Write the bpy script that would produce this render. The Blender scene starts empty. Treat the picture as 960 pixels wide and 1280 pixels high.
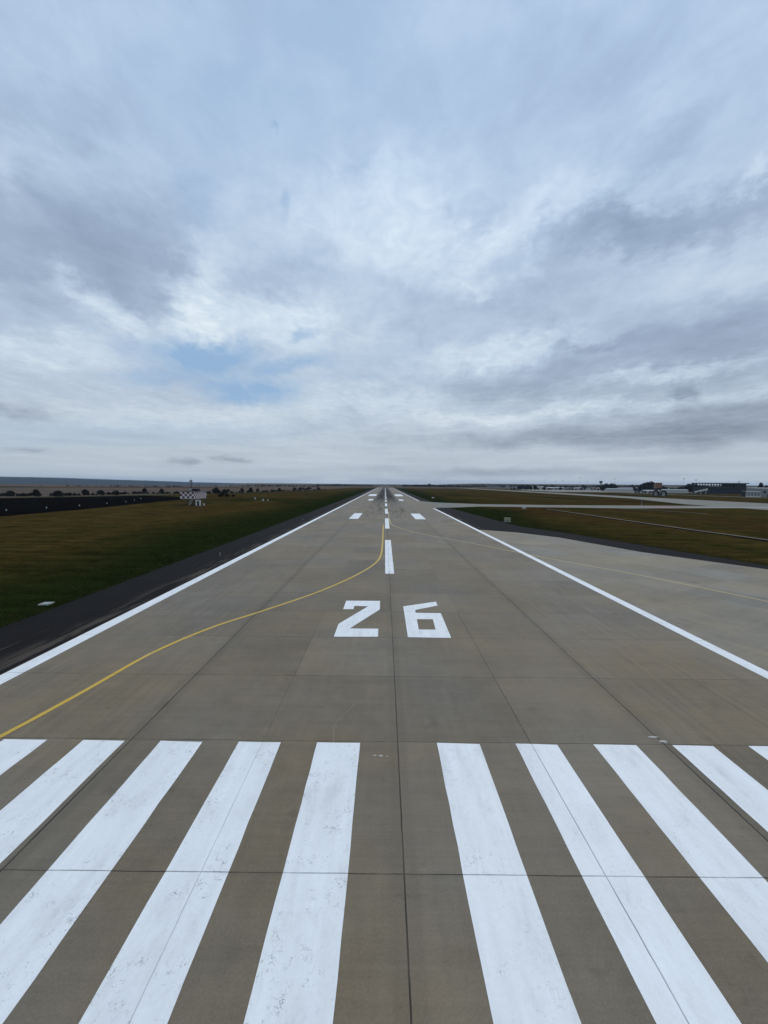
import bpy, math, random
from mathutils import Vector, Matrix, noise as mnoise
random.seed(26)
R = math.radians
sc = bpy.context.scene
COL = sc.collection

# ------------------------------------------------------------------ render / colour management
sc.view_settings.view_transform = 'Standard'
sc.view_settings.look = 'None'
sc.view_settings.exposure = 0.0
sc.view_settings.gamma = 1.0
sc.cycles.volume_bounces = 1
sc.cycles.max_bounces = 6

# ------------------------------------------------------------------ camera (11 m above the runway, short final)
cam_d = bpy.data.cameras.new('camera')
cam = bpy.data.objects.new('camera', cam_d); COL.objects.link(cam)
cam_d.sensor_fit = 'HORIZONTAL'; cam_d.sensor_width = 36.0; cam_d.lens = 495 / 960 * 36
cam_d.clip_start = 0.2; cam_d.clip_end = 60000
rot = Matrix(((0.9999571608, -0.0090403902, 0.0019869306),
              (0.0026197132, 0.0705307390, -0.9975061664),
              (0.0088777053, 0.9974686392, 0.0705514008)))
cam.matrix_world = Matrix.Translation((-0.64, 0, 11)) @ rot.to_4x4()
sc.camera = cam

# ------------------------------------------------------------------ node helper
class NT:
    def __init__(s, tree): s.t = tree
    def n(s, typ, **kw):
        nd = s.t.nodes.new(typ)
        for k, v in kw.items(): setattr(nd, k, v)
        return nd
    def put(s, sock, v):
        if isinstance(v, bpy.types.NodeSocket): s.t.links.new(v, sock)
        elif v is not None: sock.default_value = v
    def m(s, op, a, b=None, c=None, clamp=False):
        nd = s.n('ShaderNodeMath', operation=op, use_clamp=clamp)
        for i, v in enumerate((a, b, c)):
            if v is not None: s.put(nd.inputs[i], v)
        return nd.outputs[0]
    def vm(s, op, a, b=None):
        nd = s.n('ShaderNodeVectorMath', operation=op)
        s.put(nd.inputs[0], a)
        if b is not None: s.put(nd.inputs['Scale'] if op == 'SCALE' else nd.inputs[1], b)
        return nd.outputs['Value'] if op in ('LENGTH', 'DOT_PRODUCT') else nd.outputs[0]
    def mr(s, v, a, b, c=0.0, d=1.0, smooth=True):
        nd = s.n('ShaderNodeMapRange', interpolation_type='SMOOTHSTEP' if smooth else 'LINEAR')
        for i, x in enumerate((v, a, b, c, d)): s.put(nd.inputs[i], x)
        return nd.outputs[0]
    def mix(s, f, a, b, mode='MIX'):
        nd = s.n('ShaderNodeMix', data_type='RGBA', blend_type=mode)
        s.put(nd.inputs[0], f); s.put(nd.inputs[6], a); s.put(nd.inputs[7], b)
        return nd.outputs[2]
    def map(s, v, loc=(0,0,0), rot=(0,0,0), scale=(1,1,1), typ='POINT'):
        nd = s.n('ShaderNodeMapping', vector_type=typ)
        s.put(nd.inputs[0], v); nd.inputs['Location'].default_value = loc if typ != 'NORMAL' else (0,0,0)
        nd.inputs['Rotation'].default_value = rot; nd.inputs['Scale'].default_value = scale
        return nd.outputs[0]
    def noise(s, v, scale, detail=4.0, rough=0.5, dist=0.0, color=False):
        nd = s.n('ShaderNodeTexNoise')
        s.put(nd.inputs['Vector'], v); nd.inputs['Scale'].default_value = scale
        nd.inputs['Detail'].default_value = detail; nd.inputs['Roughness'].default_value = rough
        nd.inputs['Distortion'].default_value = dist
        return nd.outputs['Color'] if color else nd.outputs['Fac']
    def sep(s, v):
        nd = s.n('ShaderNodeSeparateXYZ'); s.put(nd.inputs[0], v); return nd.outputs
    def comb(s, x, y, z=0.0):
        nd = s.n('ShaderNodeCombineXYZ')
        for i, v in enumerate((x, y, z)): s.put(nd.inputs[i], v)
        return nd.outputs[0]
    def pos(s): return s.n('ShaderNodeNewGeometry').outputs['Position']
    def obj(s): return s.n('ShaderNodeTexCoord').outputs['Object']
def c4(c): return (c[0], c[1], c[2], 1.0)

MATS = {}
def new_mat(name):
    m = bpy.data.materials.new(name); m.use_nodes = True
    nt = NT(m.node_tree); b = m.node_tree.nodes['Principled BSDF']
    MATS[name] = m
    return m, nt, b
def simple(name, col, rough=0.7, var=0.12, scale=1.5, spec=0.3):
    """weathered single-colour material with a blotchy grain"""
    m, nt, b = new_mat(name)
    o = nt.obj(); f = nt.noise(o, scale, 4, .6)
    k = nt.mr(f, .25, .75, 1 - var, 1 + var, False)
    nt.put(b.inputs['Base Color'], nt.vm('SCALE', nt.n('ShaderNodeRGB').outputs[0], k))
    for nd in m.node_tree.nodes:
        if nd.type == 'RGB': nd.outputs[0].default_value = c4(col)
    b.inputs['Roughness'].default_value = rough; b.inputs['Specular IOR Level'].default_value = spec
    return m

HAZE = 4.2e-5
BLOBS = [
   ('D', -0.689, 0.392, 0.269, 0.105, -2.787, 0.44),
   ('D', -0.511, 0.445, 0.177, 0.097, -2.591, 0.24),
   ('D', 0.637, 0.48, 0.287, 0.045, 3.054, 0.5),
   ('D', 0.429, 0.453, 0.23, 0.057, -3.102, 0.3),
   ('D', 0.674, 0.274, 0.287, 0.066, 3.012, 0.5),
   ('D', 0.629, 0.187, 0.334, 0.122, 3.078, 0.24),
   ('D', 0.507, 0.103, 0.457, 0.027, 3.114, 0.55),
   ('D', 0.693, 0.134, 0.188, 0.033, 3.082, 0.4),
   ('D', 0.302, 0.234, 0.287, 0.039, 3.129, 0.3),
   ('D', 0.215, 0.577, 0.076, 0.041, -3.02, 0.35),
   ('D', 0.297, 0.375, 0.284, 0.063, 3.113, 0.25),
   ('D', -0.734, 0.125, 0.067, 0.013, -3.013, 0.4),
   ('D', -0.465, 0.046, 0.04, 0.009, -3.106, 0.5),
   ('D', -0.367, 0.058, 0.032, 0.007, -3.107, 0.4),
   ('D', -0.736, 0.061, 0.044, 0.006, -3.073, 0.3),
   ('D', 0.64, 0.178, 0.034, 0.018, 2.953, 0.5),
   ('D', 0.468, 0.288, 0.07, 0.016, 3.091, 0.35),
   ('D', -0.254, 0.467, 0.148, 0.057, -2.774, 0.25),
   ('D', -0.679, 0.586, 0.143, 0.051, -2.61, 0.22),
   ('D', 0.443, 0.745, 0.285, 0.063, 3.079, 0.15),
   ('D', 0.54, 0.586, 0.105, 0.039, -2.929, 0.3),
   ('D', 0.272, 0.031, 0.373, 0.013, -3.141, 0.35),
   ('B', -0.592, 0.328, 0.073, 0.034, 2.665, 0.55),
   ('B', -0.436, 0.39, 0.131, 0.051, -2.141, 0.55),
   ('B', -0.066, 0.583, 0.243, 0.091, -2.912, 0.35),
   ('B', 0.164, 0.526, 0.269, 0.086, -2.977, 0.4),
   ('B', 0.424, 0.55, 0.188, 0.053, -3.013, 0.22),
   ('B', 0.72, 0.505, 0.044, 0.018, -2.849, 0.42),
   ('B', -0.274, 0.35, 0.256, 0.056, -3.039, 0.45),
   ('B', -0.707, 0.237, 0.117, 0.03, -2.922, 0.35),
   ('B', 0.409, 0.166, 0.433, 0.016, 3.135, 0.4),
   ('B', 0.627, 0.217, 0.19, 0.015, -3.122, 0.5),
   ('B', 0.3, 0.302, 0.212, 0.031, -3.06, 0.35),
   ('B', -0.004, 0.205, 0.318, 0.034, -3.133, 0.25),
   ('B', -0.433, 0.149, 0.33, 0.035, -3.064, 0.25),
   ('B', -0.727, 0.508, 0.052, 0.034, -2.293, 0.2),
   ('B', 0.614, 0.643, 0.109, 0.051, 2.694, 0.1),
   ('B', -0.123, -0.001, 0.119, 0.012, -3.133, 0.4),
   ('B', 0.241, 0.442, 0.105, 0.028, -2.953, 0.3),
   ('G', -0.434, 0.273, 0.113, 0.039, -3.08, 1.0),
   ('G', -0.329, 0.216, 0.109, 0.027, 3.124, 1.0),
   ('G', -0.407, 0.309, 0.03, 0.017, -2.934, 0.8),
   ('G', -0.238, 0.265, 0.103, 0.016, -3.022, 0.7),
   ('G', -0.276, 0.685, 0.016, 0.011, -2.852, 0.55),
   ('G', -0.234, 0.593, 0.017, 0.014, 1.276, 0.6),
   ('G', -0.063, 0.669, 0.027, 0.009, -3.103, 0.22),
   ('G', -0.105, 0.815, 0.166, 0.056, -3.08, 0.38),
   ('G', -0.32, 0.712, 0.191, 0.085, -2.927, 0.25),
   ('G', -0.215, 0.332, 0.038, 0.013, -3.056, 0.55),
   ('G', -0.41, 0.555, 0.051, 0.04, 1.119, 0.3),
   ('G', 0.065, 0.739, 0.113, 0.058, 3.093, 0.2),
   ('G', -0.51, 0.225, 0.091, 0.016, -3.007, 0.5),
   ('G', -0.586, 0.103, 0.363, 0.026, -3.063, 0.25),
]
SUN_EL, SUN_AZ = R(52), R(25)       # sun is behind thin cloud ahead, a little towards +X
def build_world():
    w = bpy.data.worlds.new('World'); sc.world = w; w.use_nodes = True
    nt = NT(w.node_tree)
    for n_ in list(w.node_tree.nodes): w.node_tree.nodes.remove(n_)
    out = nt.n('ShaderNodeOutputWorld'); bg = nt.n('ShaderNodeBackground')
    w.node_tree.links.new(bg.outputs[0], out.inputs[0])
    sky = nt.n('ShaderNodeTexSky', sky_type='NISHITA')
    sky.sun_disc = False; sky.sun_elevation = SUN_EL; sky.sun_rotation = SUN_AZ
    sky.air_density = 1.0; sky.dust_density = 1.2; sky.ozone_density = 1.5
    d = nt.vm('NORMALIZE', nt.n('ShaderNodeTexCoord').outputs['Generated'])
    x, y, z = nt.sep(d)
    el = nt.m('ARCSINE', z); az = nt.m('ARCTAN2', x, y)
    zp = nt.m('ADD', nt.m('MAXIMUM', z, 0.0), 0.075)
    uv = nt.comb(nt.m('DIVIDE', x, zp), nt.m('DIVIDE', y, zp), 0.0)      # cloud layer seen from below
    # ragged edges: warp the az/el position of each cloud mass
    wn = nt.noise(d, 5.0, 6, .62, color=True)
    wf = nt.noise(nt.map(d, scale=(1, 1, 2.6)), 17.0, 6, .65, color=True)
    warp = nt.vm('ADD', nt.vm('SCALE', nt.vm('SUBTRACT', wn, (.5, .5, .5)), .22),
                        nt.vm('SCALE', nt.vm('SUBTRACT', wf, (.5, .5, .5)), .085))
    wx, wy, _ = nt.sep(warp)
    elk = nt.mr(el, 0.0, .45, .18, 1.0, False)
    ae = nt.comb(nt.m('ADD', az, wx), nt.m('ADD', el, nt.m('MULTIPLY', wy, elk)), 0.0)
    warp2 = nt.vm('ADD', nt.vm('SCALE', nt.vm('SUBTRACT', wn, (.5, .5, .5)), .20), nt.vm('SCALE', nt.vm('SUBTRACT', wf, (.5, .5, .5)), .03))
    w2x, w2y, _ = nt.sep(warp2)
    ae2 = nt.comb(nt.m('ADD', az, w2x), nt.m('ADD', el, nt.m('MULTIPLY', w2y, elk)), 0.0)
    acc = {'D': None, 'B': None, 'G': None}
    for k, ca, ce, ra, re, ro, amp in BLOBS:
        q = nt.map(ae if k != 'G' else ae2, (ca, ce, 0), (0, 0, ro), (ra, re, 1), 'TEXTURE')
        hi, lo = (1.45, .1) if k != 'G' else (1.75, .15)
        v = nt.mr(nt.vm('LENGTH', q), hi, lo, 0.0, amp)
        acc[k] = v if acc[k] is None else nt.m('ADD' if k != 'G' else 'MAXIMUM', acc[k], v)
    # streaky layer: fibres run away from the viewer
    st = nt.noise(nt.map(uv, rot=(0, 0, R(-14)), scale=(1.0, .8, 1)), 1.5, 9, .58, .5)
    st2 = nt.noise(nt.map(uv, loc=(3.1, 7.7, 0), rot=(0, 0, R(10)), scale=(1, .85, 1)), 5.5, 8, .60, .6)
    big = nt.noise(nt.map(uv, loc=(9, 2, 0)), .7, 5, .5)
    fl = nt.mr(el, .015, .16, .12, 1.0)                                    # fine texture is lost near the horizon
    tex = nt.m('ADD', nt.m('MULTIPLY', nt.m('SUBTRACT', st, .5), .85),
               nt.m('ADD', nt.m('MULTIPLY', nt.m('SUBTRACT', st2, .5), .62), nt.m('MULTIPLY', nt.m('SUBTRACT', big, .5), .45)))
    tex = nt.m('MULTIPLY', tex, fl)
    hb = nt.noise(nt.map(nt.comb(az, el, 0.0), loc=(2, 0, 0), scale=(3.2, 55, 1)), 1.0, 5, .55)   # low flat bands far away
    hbf = nt.mr(el, .20, .03, 0.0, 1.0)
    tex = nt.m('ADD', tex, nt.m('MULTIPLY', nt.m('MULTIPLY', nt.m('SUBTRACT', hb, .5), .8), hbf))
    fib = nt.noise(nt.map(uv, loc=(1, 5, 0), rot=(0, 0, R(-6)), scale=(1, .75, 1)), 12.0, 7, .62, .8)
    fibm = nt.m('MULTIPLY', fl, nt.m('MULTIPLY', nt.m('SUBTRACT', fib, .5), nt.m('ADD', .36, nt.m('MULTIPLY', acc['B'], 1.5))))
    tex = nt.m('ADD', tex, fibm)
    T = nt.m('ADD', nt.m('SUBTRACT', nt.m('MULTIPLY', acc['D'], .9), nt.m('MULTIPLY', acc['B'], .9)), nt.m('MULTIPLY', tex, -.8))
    T = nt.m('ADD', T, .43)
    ramp = nt.n('ShaderNodeValToRGB'); nt.put(ramp.inputs[0], nt.m('ADD', nt.m('MULTIPLY', T, .50), .125))
    e = ramp.color_ramp.elements
    stops = [(0.0, (.76, .85, .915)), (.18, (.61, .715, .825)), (.36, (.465, .575, .715)), (.55, (.345, .435, .57)), (.78, (.25, .32, .435)), (1.0, (.20, .26, .36))]
    e[0].position, e[0].color = stops[0][0], c4(stops[0][1]); e[1].position, e[1].color = stops[-1][0], c4(stops[-1][1])
    for p, c in stops[1:-1]:
        ne = e.new(p); ne.color = c4(c)
    cloud = ramp.outputs[0]
    # distant cloud seen through more air: greyer, a touch warm
    far = nt.mr(el, .30, .0, 0.0, .62)
    g = nt.m('ADD', .555, nt.m('MULTIPLY', nt.m('SUBTRACT', T, .4), -.42))
    hz = nt.comb(nt.m('MULTIPLY', g, .98), nt.m('MULTIPLY', g, 1.05), nt.m('MULTIPLY', g, 1.08))
    cloud = nt.mix(far, cloud, hz)
    # overcast is brighter towards the zenith and round the hidden sun
    cloud = nt.vm('MULTIPLY', cloud, nt.mix(nt.mr(el, .25, .8), (1, 1, 1, 1), (.90, .955, 1.035, 1)))
    zb = nt.mr(el, R(45), R(78), 1.0, 1.2)
    cloud = nt.vm('SCALE', cloud, zb)
    sdir = (math.sin(SUN_AZ) * math.cos(SUN_EL), math.cos(SUN_AZ) * math.cos(SUN_EL), math.sin(SUN_EL))
    glow = nt.mr(nt.vm('DOT_PRODUCT', d, sdir), .55, 1.0, 1.0, 1.04)
    cloud = nt.vm('SCALE', cloud, glow)
    # blue gaps show the clear sky above
    gn = nt.noise(nt.map(uv, loc=(5, 1, 0), scale=(1, .7, 1)), 4.5, 7, .6, .4)
    G = nt.m('MULTIPLY', acc['G'], nt.mr(gn, .22, .55, .6, 1.25), clamp=True)
    skyc = nt.mix(.75, nt.vm('SCALE', sky.outputs[0], SKY_GAIN), (.33 * 10, .53 * 10, .80 * 10, 1))
    col = nt.mix(nt.m('MULTIPLY', G, .95), nt.vm('SCALE', cloud, 10.0), skyc)
    # ground-coloured below the horizon is never seen: keep it as dim as the horizon air
    nt.put(bg.inputs[0], col); bg.inputs[1].default_value = 0.1
    w.cycles.sampling_method = 'MANUAL'; w.cycles.sample_map_resolution = 512
SKY_GAIN = .5
build_world()
sun_d = bpy.data.lights.new('sun', 'SUN'); sun = bpy.data.objects.new('sun', sun_d); COL.objects.link(sun)
sun_d.energy = 0.95; sun_d.angle = R(25); sun_d.color = (1, .95, .88)
sun.rotation_euler = (Vector((math.sin(SUN_AZ) * math.cos(SUN_EL), math.cos(SUN_AZ) * math.cos(SUN_EL), math.sin(SUN_EL)))).to_track_quat('Z', 'Y').to_euler()

# ------------------------------------------------------------------ pavement materials
def line_mask(nt, v, spacing, off, width, soft=.5):
    """1 on lines every `spacing` metres"""
    a = nt.m('DIVIDE', nt.m('SUBTRACT', v, off), spacing)
    dist = nt.m('MULTIPLY', nt.m('ABSOLUTE', nt.m('SUBTRACT', a, nt.m('ROUND', a))), spacing)
    return nt.mr(dist, width * (.5 + soft), width * .5, 0, 1)
def one_line(nt, v, at, width):
    return nt.mr(nt.m('ABSOLUTE', nt.m('SUBTRACT', v, at)), width, width * .5, 0, 1)
def joints(nt, p):
    x, y, z = nt.sep(p)
    jit = nt.m('MULTIPLY', nt.m('SUBTRACT', nt.noise(p, 1.3, 3, .6), .5), .03)
    xj = nt.m('ADD', x, jit); yj = nt.m('ADD', y, jit)
    gap = nt.mr(nt.noise(p, .5, 4, .6), .35, .6, .55, 1.0)
    tr = nt.m('MULTIPLY', line_mask(nt, yj, 5.77, 10.45, .022), gap)
    lo = one_line(nt, xj, 0.0, .030)
    for s in (-11.40, 11.40): lo = nt.m('MAXIMUM', lo, one_line(nt, xj, s, .042))
    near = nt.mr(y, 33.6, 33.3, .0, 1)
    lo = nt.m('MAXIMUM', lo, nt.m('MULTIPLY', one_line(nt, xj, 5.70, .022), near))
    lo = nt.m('MAXIMUM', lo, nt.m('MULTIPLY', one_line(nt, xj, -5.75, .018), nt.m('MULTIPLY', near, .6)))
    for s in (-17.1, 17.1): lo = nt.m('MAXIMUM', lo, nt.m('MULTIPLY', one_line(nt, xj, s, .03), .3))
    return nt.m('MAXIMUM', tr, nt.m('MULTIPLY', lo, nt.m('ADD', .4, nt.m('MULTIPLY', gap, .6))))
def concrete(name, base, slab_joints=True, rubber=True, ang=0.0):
    m, nt, b = new_mat(name)
    p = nt.pos()
    if ang: p = nt.map(p, rot=(0, 0, ang))
    x, y, z = nt.sep(p)
    cell = nt.comb(nt.m('FLOOR', nt.m('DIVIDE', x, 5.71)), nt.m('FLOOR', nt.m('DIVIDE', nt.m('SUBTRACT', y, 10.45), 5.77)), 0.0)
    wn = nt.n('ShaderNodeTexWhiteNoise', noise_dimensions='2D'); nt.put(wn.inputs['Vector'], cell)
    slab = wn.outputs['Value']; slabc = wn.outputs['Color']
    blotch = nt.noise(p, .16, 6, .6, .3)
    cloud = nt.noise(p, .9, 6, .62, .2)
    grain = nt.noise(p, 16, 4, .7)
    ly = nt.noise(nt.map(p, scale=(3.2, .16, 1)), 1.0, 6, .65)              # brush marks along the runway
    lx = nt.noise(nt.map(p, scale=(.22, 6.0, 1)), 1.0, 5, .65)              # transverse tining
    lx2 = nt.noise(nt.map(p, loc=(40, 3, 0), scale=(.035, 1.1, 1)), 1.0, 4, .6)
    outer = nt.mr(nt.m('ABSOLUTE', x), 9.0, 14.0, .35, 1.0)
    k = nt.m('ADD', 1.0, nt.m('MULTIPLY', nt.m('SUBTRACT', slab, .5), .20))
    for v, a in ((blotch, .60), (cloud, .50), (grain, .65), (lx, .30), (lx2, .22)):
        k = nt.m('ADD', k, nt.m('MULTIPLY', nt.m('SUBTRACT', v, .5), a))
    k = nt.m('ADD', k, nt.m('MULTIPLY', nt.m('MULTIPLY', nt.m('SUBTRACT', ly, .5), .60), outer))
    tint = nt.mix(nt.mr(nt.noise(p, .07, 4, .6), .35, .65), c4((base[0] * 1.04, base[1], base[2] * .92)), c4((base[0] * .94, base[1] * 1.0, base[2] * 1.12)))
    col = nt.vm('SCALE', tint, k)
    if slab_joints:
        j = joints(nt, p)
        halo = nt.m('MAXIMUM', nt.m('MULTIPLY', one_line(nt, nt.m('ABSOLUTE', x), 11.4, .55), .16), nt.m('MULTIPLY', one_line(nt, x, 0.0, .5), .12))
        col = nt.mix(nt.m('MULTIPLY', halo, nt.mr(cloud, .3, .6, .3, 1)), col, c4((.035, .03, .026)))
        col = nt.mix(nt.m('MULTIPLY', j, .88), col, c4((.018, .016, .014)))
    spot = nt.m('MULTIPLY', nt.mr(nt.noise(nt.map(p, loc=(31, 7, 0)), .75, 4, .65), .60, .72), .35)
    col = nt.mix(spot, col, nt.vm('SCALE', col, .55))
    pit = nt.mr(nt.noise(nt.map(p, loc=(3, 17, 0)), 7.5, 3, .6), .70, .76, 0, .5)
    col = nt.mix(pit, col, nt.vm('SCALE', col, .45))
    if rubber:
        band = nt.m('MULTIPLY', nt.mr(y, 170, 330, 0, 1), nt.mr(y, 1500, 700, .5, 1))
        ax = nt.m('ABSOLUTE', nt.m('ADD', x, .2))
        lat = nt.m('MULTIPLY', nt.mr(ax, 10.5, 5.0, 0, 1), nt.mr(ax, .3, 1.5, .55, 1))
        s1 = nt.noise(nt.map(p, scale=(1.7, .012, 1)), 1.0, 5, .62)
        s2 = nt.noise(nt.map(p, loc=(7, 9, 0), scale=(.9, .05, 1)), 1.0, 4, .6)
        rb = nt.m('MULTIPLY', nt.m('MULTIPLY', band, lat), nt.mr(nt.m('ADD', s1, nt.m('MULTIPLY', nt.m('SUBTRACT', s2, .5), .6)), .34, .52, .6, 1))
        # short dashes where the first wheels touch
        d1 = nt.noise(nt.map(p, loc=(3, 1, 0), scale=(2.6, .07, 1)), 1.0, 2, .4)
        early = nt.m('MULTIPLY', nt.m('MULTIPLY', nt.mr(y, 112, 150, 0, 1), nt.mr(y, 420, 240, 0, 1)), nt.mr(ax, 10.5, 6.5, 0, 1))
        dd = nt.m('MULTIPLY', nt.mr(d1, .55, .63, 0, .62), early)
        rb = nt.m('MAXIMUM', nt.m('MULTIPLY', rb, .95), dd)
        col = nt.mix(rb, col, c4((.018, .017, .017)))
    nt.put(b.inputs['Base Color'], col)
    nt.put(b.inputs['Roughness'], nt.mr(cloud, .2, .8, .55, .70))
    b.inputs['Specular IOR Level'].default_value = .15
    if rubber: nt.put(b.inputs['Specular IOR Level'], nt.mr(rb, 0, 1, .15, .0, False))
    bp = nt.n('ShaderNodeBump'); bp.inputs['Strength'].default_value = .25; bp.inputs['Distance'].default_value = .01
    nt.put(bp.inputs['Height'], nt.m('ADD', grain, lx)); nt.put(b.inputs['Normal'], bp.outputs[0])
    return m
def paint(name, base, wear=1.0, slab_joints=True):
    m, nt, b = new_mat(name)
    p = nt.pos(); x, y, z = nt.sep(p)
    big = nt.noise(p, .55, 5, .6, .4); fine = nt.noise(p, 9, 5, .7)
    lng = nt.noise(nt.map(p, scale=(2.2, .18, 1)), 1.0, 6, .65)
    k = nt.m('ADD', 1.0, nt.m('ADD', nt.m('MULTIPLY', nt.m('SUBTRACT', big, .5), .18), nt.m('ADD', nt.m('MULTIPLY', nt.m('SUBTRACT', fine, .5), .2), nt.m('MULTIPLY', nt.m('SUBTRACT', lng, .5), .32))))
    col = nt.vm('SCALE', nt.n('ShaderNodeRGB').outputs[0], k)
    for nd in m.node_tree.nodes:
        if nd.type == 'RGB': nd.outputs[0].default_value = c4(base)
    # curled hairline cracks and scuffs, in patches
    wp = nt.vm('ADD', p, nt.vm('SCALE', nt.vm('SUBTRACT', nt.noise(p, 2.2, 4, .6, color=True), (.5, .5, .5)), .9))
    vo = nt.n('ShaderNodeTexVoronoi', feature='DISTANCE_TO_EDGE'); nt.put(vo.inputs['Vector'], wp); vo.inputs['Scale'].default_value = 4.6
    crack = nt.m('MULTIPLY', nt.mr(vo.outputs['Distance'], .035, .008, 0, 1), nt.mr(nt.noise(p, .8, 4, .65), .44, .62, 0, .9))
    crack = nt.m('MULTIPLY', crack, nt.mr(nt.noise(nt.map(p, loc=(20, 0, 0)), 3.0, 3, .6), .45, .6, 0, wear))
    side = nt.mr(x, 1.0, 4.0, 1.0, .35)
    crack = nt.m('MULTIPLY', crack, side)
    col = nt.mix(crack, col, c4((.16, .17, .18)))
    chip = nt.m('MULTIPLY', nt.mr(nt.noise(nt.map(p, loc=(5, 5, 0)), 11, 3, .6), .70, .735, 0, .8 * wear), nt.mr(nt.noise(p, .45, 3, .6), .45, .6, 0, 1))
    col = nt.mix(chip, col, c4((.10, .09, .08)))
    # rubbed grey haze on the wheel side
    scuff = nt.mr(nt.noise(nt.map(p, loc=(11, 4, 0), scale=(1.2, .5, 1)), .9, 6, .68), .48, .74, 0, .30 * wear)
    col = nt.mix(scuff, col, c4((.40, .39, .37)))
    if slab_joints:
        col = nt.mix(nt.m('MULTIPLY', joints(nt, p), .75), col, c4((.09, .09, .09)))
    nt.put(b.inputs['Base Color'], col); b.inputs['Roughness'].default_value = .55
    b.inputs['Specular IOR Level'].default_value = .35
    return m
def asphalt(name, base):
    m, nt, b = new_mat(name)
    p = nt.pos(); x, y, z = nt.sep(p)
    k = nt.m('ADD', 1.0, nt.m('ADD', nt.m('MULTIPLY', nt.m('SUBTRACT', nt.noise(p, .35, 6, .62), .5), .5), nt.m('MULTIPLY', nt.m('SUBTRACT', nt.noise(p, 14, 4, .7), .5), .8)))
    lng = nt.noise(nt.map(p, scale=(1.1, .045, 1)), 1.0, 6, .66)
    k = nt.m('ADD', k, nt.m('MULTIPLY', nt.m('SUBTRACT', lng, .5), .8))
    col = nt.vm('SCALE', nt.n('ShaderNodeRGB').outputs[0], k)
    for nd in m.node_tree.nodes:
        if nd.type == 'RGB': nd.outputs[0].default_value = c4(base)
    # dust swept against the runway edge and pale scrapes
    ax = nt.m('ABSOLUTE', x)
    dust = nt.m('MULTIPLY', nt.mr(ax, 25.2, 22.9, 0, 1), nt.mr(nt.noise(nt.map(p, scale=(1.4, .14, 1)), 1.0, 6, .7), .46, .60, 0, .95))
    dust = nt.m('MULTIPLY', dust, nt.mr(ax, 22.45, 22.9, 0, 1))
    scr = nt.mr(nt.noise(nt.map(p, loc=(2, 14, 0), scale=(2.4, .10, 1)), 1.0, 3, .5), .685, .72, 0, .7)
    col = nt.mix(nt.m('MAXIMUM', dust, scr), col, c4((.075, .060, .047)))
    nt.put(b.inputs['Base Color'], col); b.inputs['Roughness'].default_value = .9
    b.inputs['Specular IOR Level'].default_value = .08
    bp = nt.n('ShaderNodeBump'); bp.inputs['Strength'].default_value = .4; bp.inputs['Distance'].default_value = .02
    nt.put(bp.inputs['Height'], nt.noise(p, 20, 4, .7)); nt.put(b.inputs['Normal'], bp.outputs[0])
    return m
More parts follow.
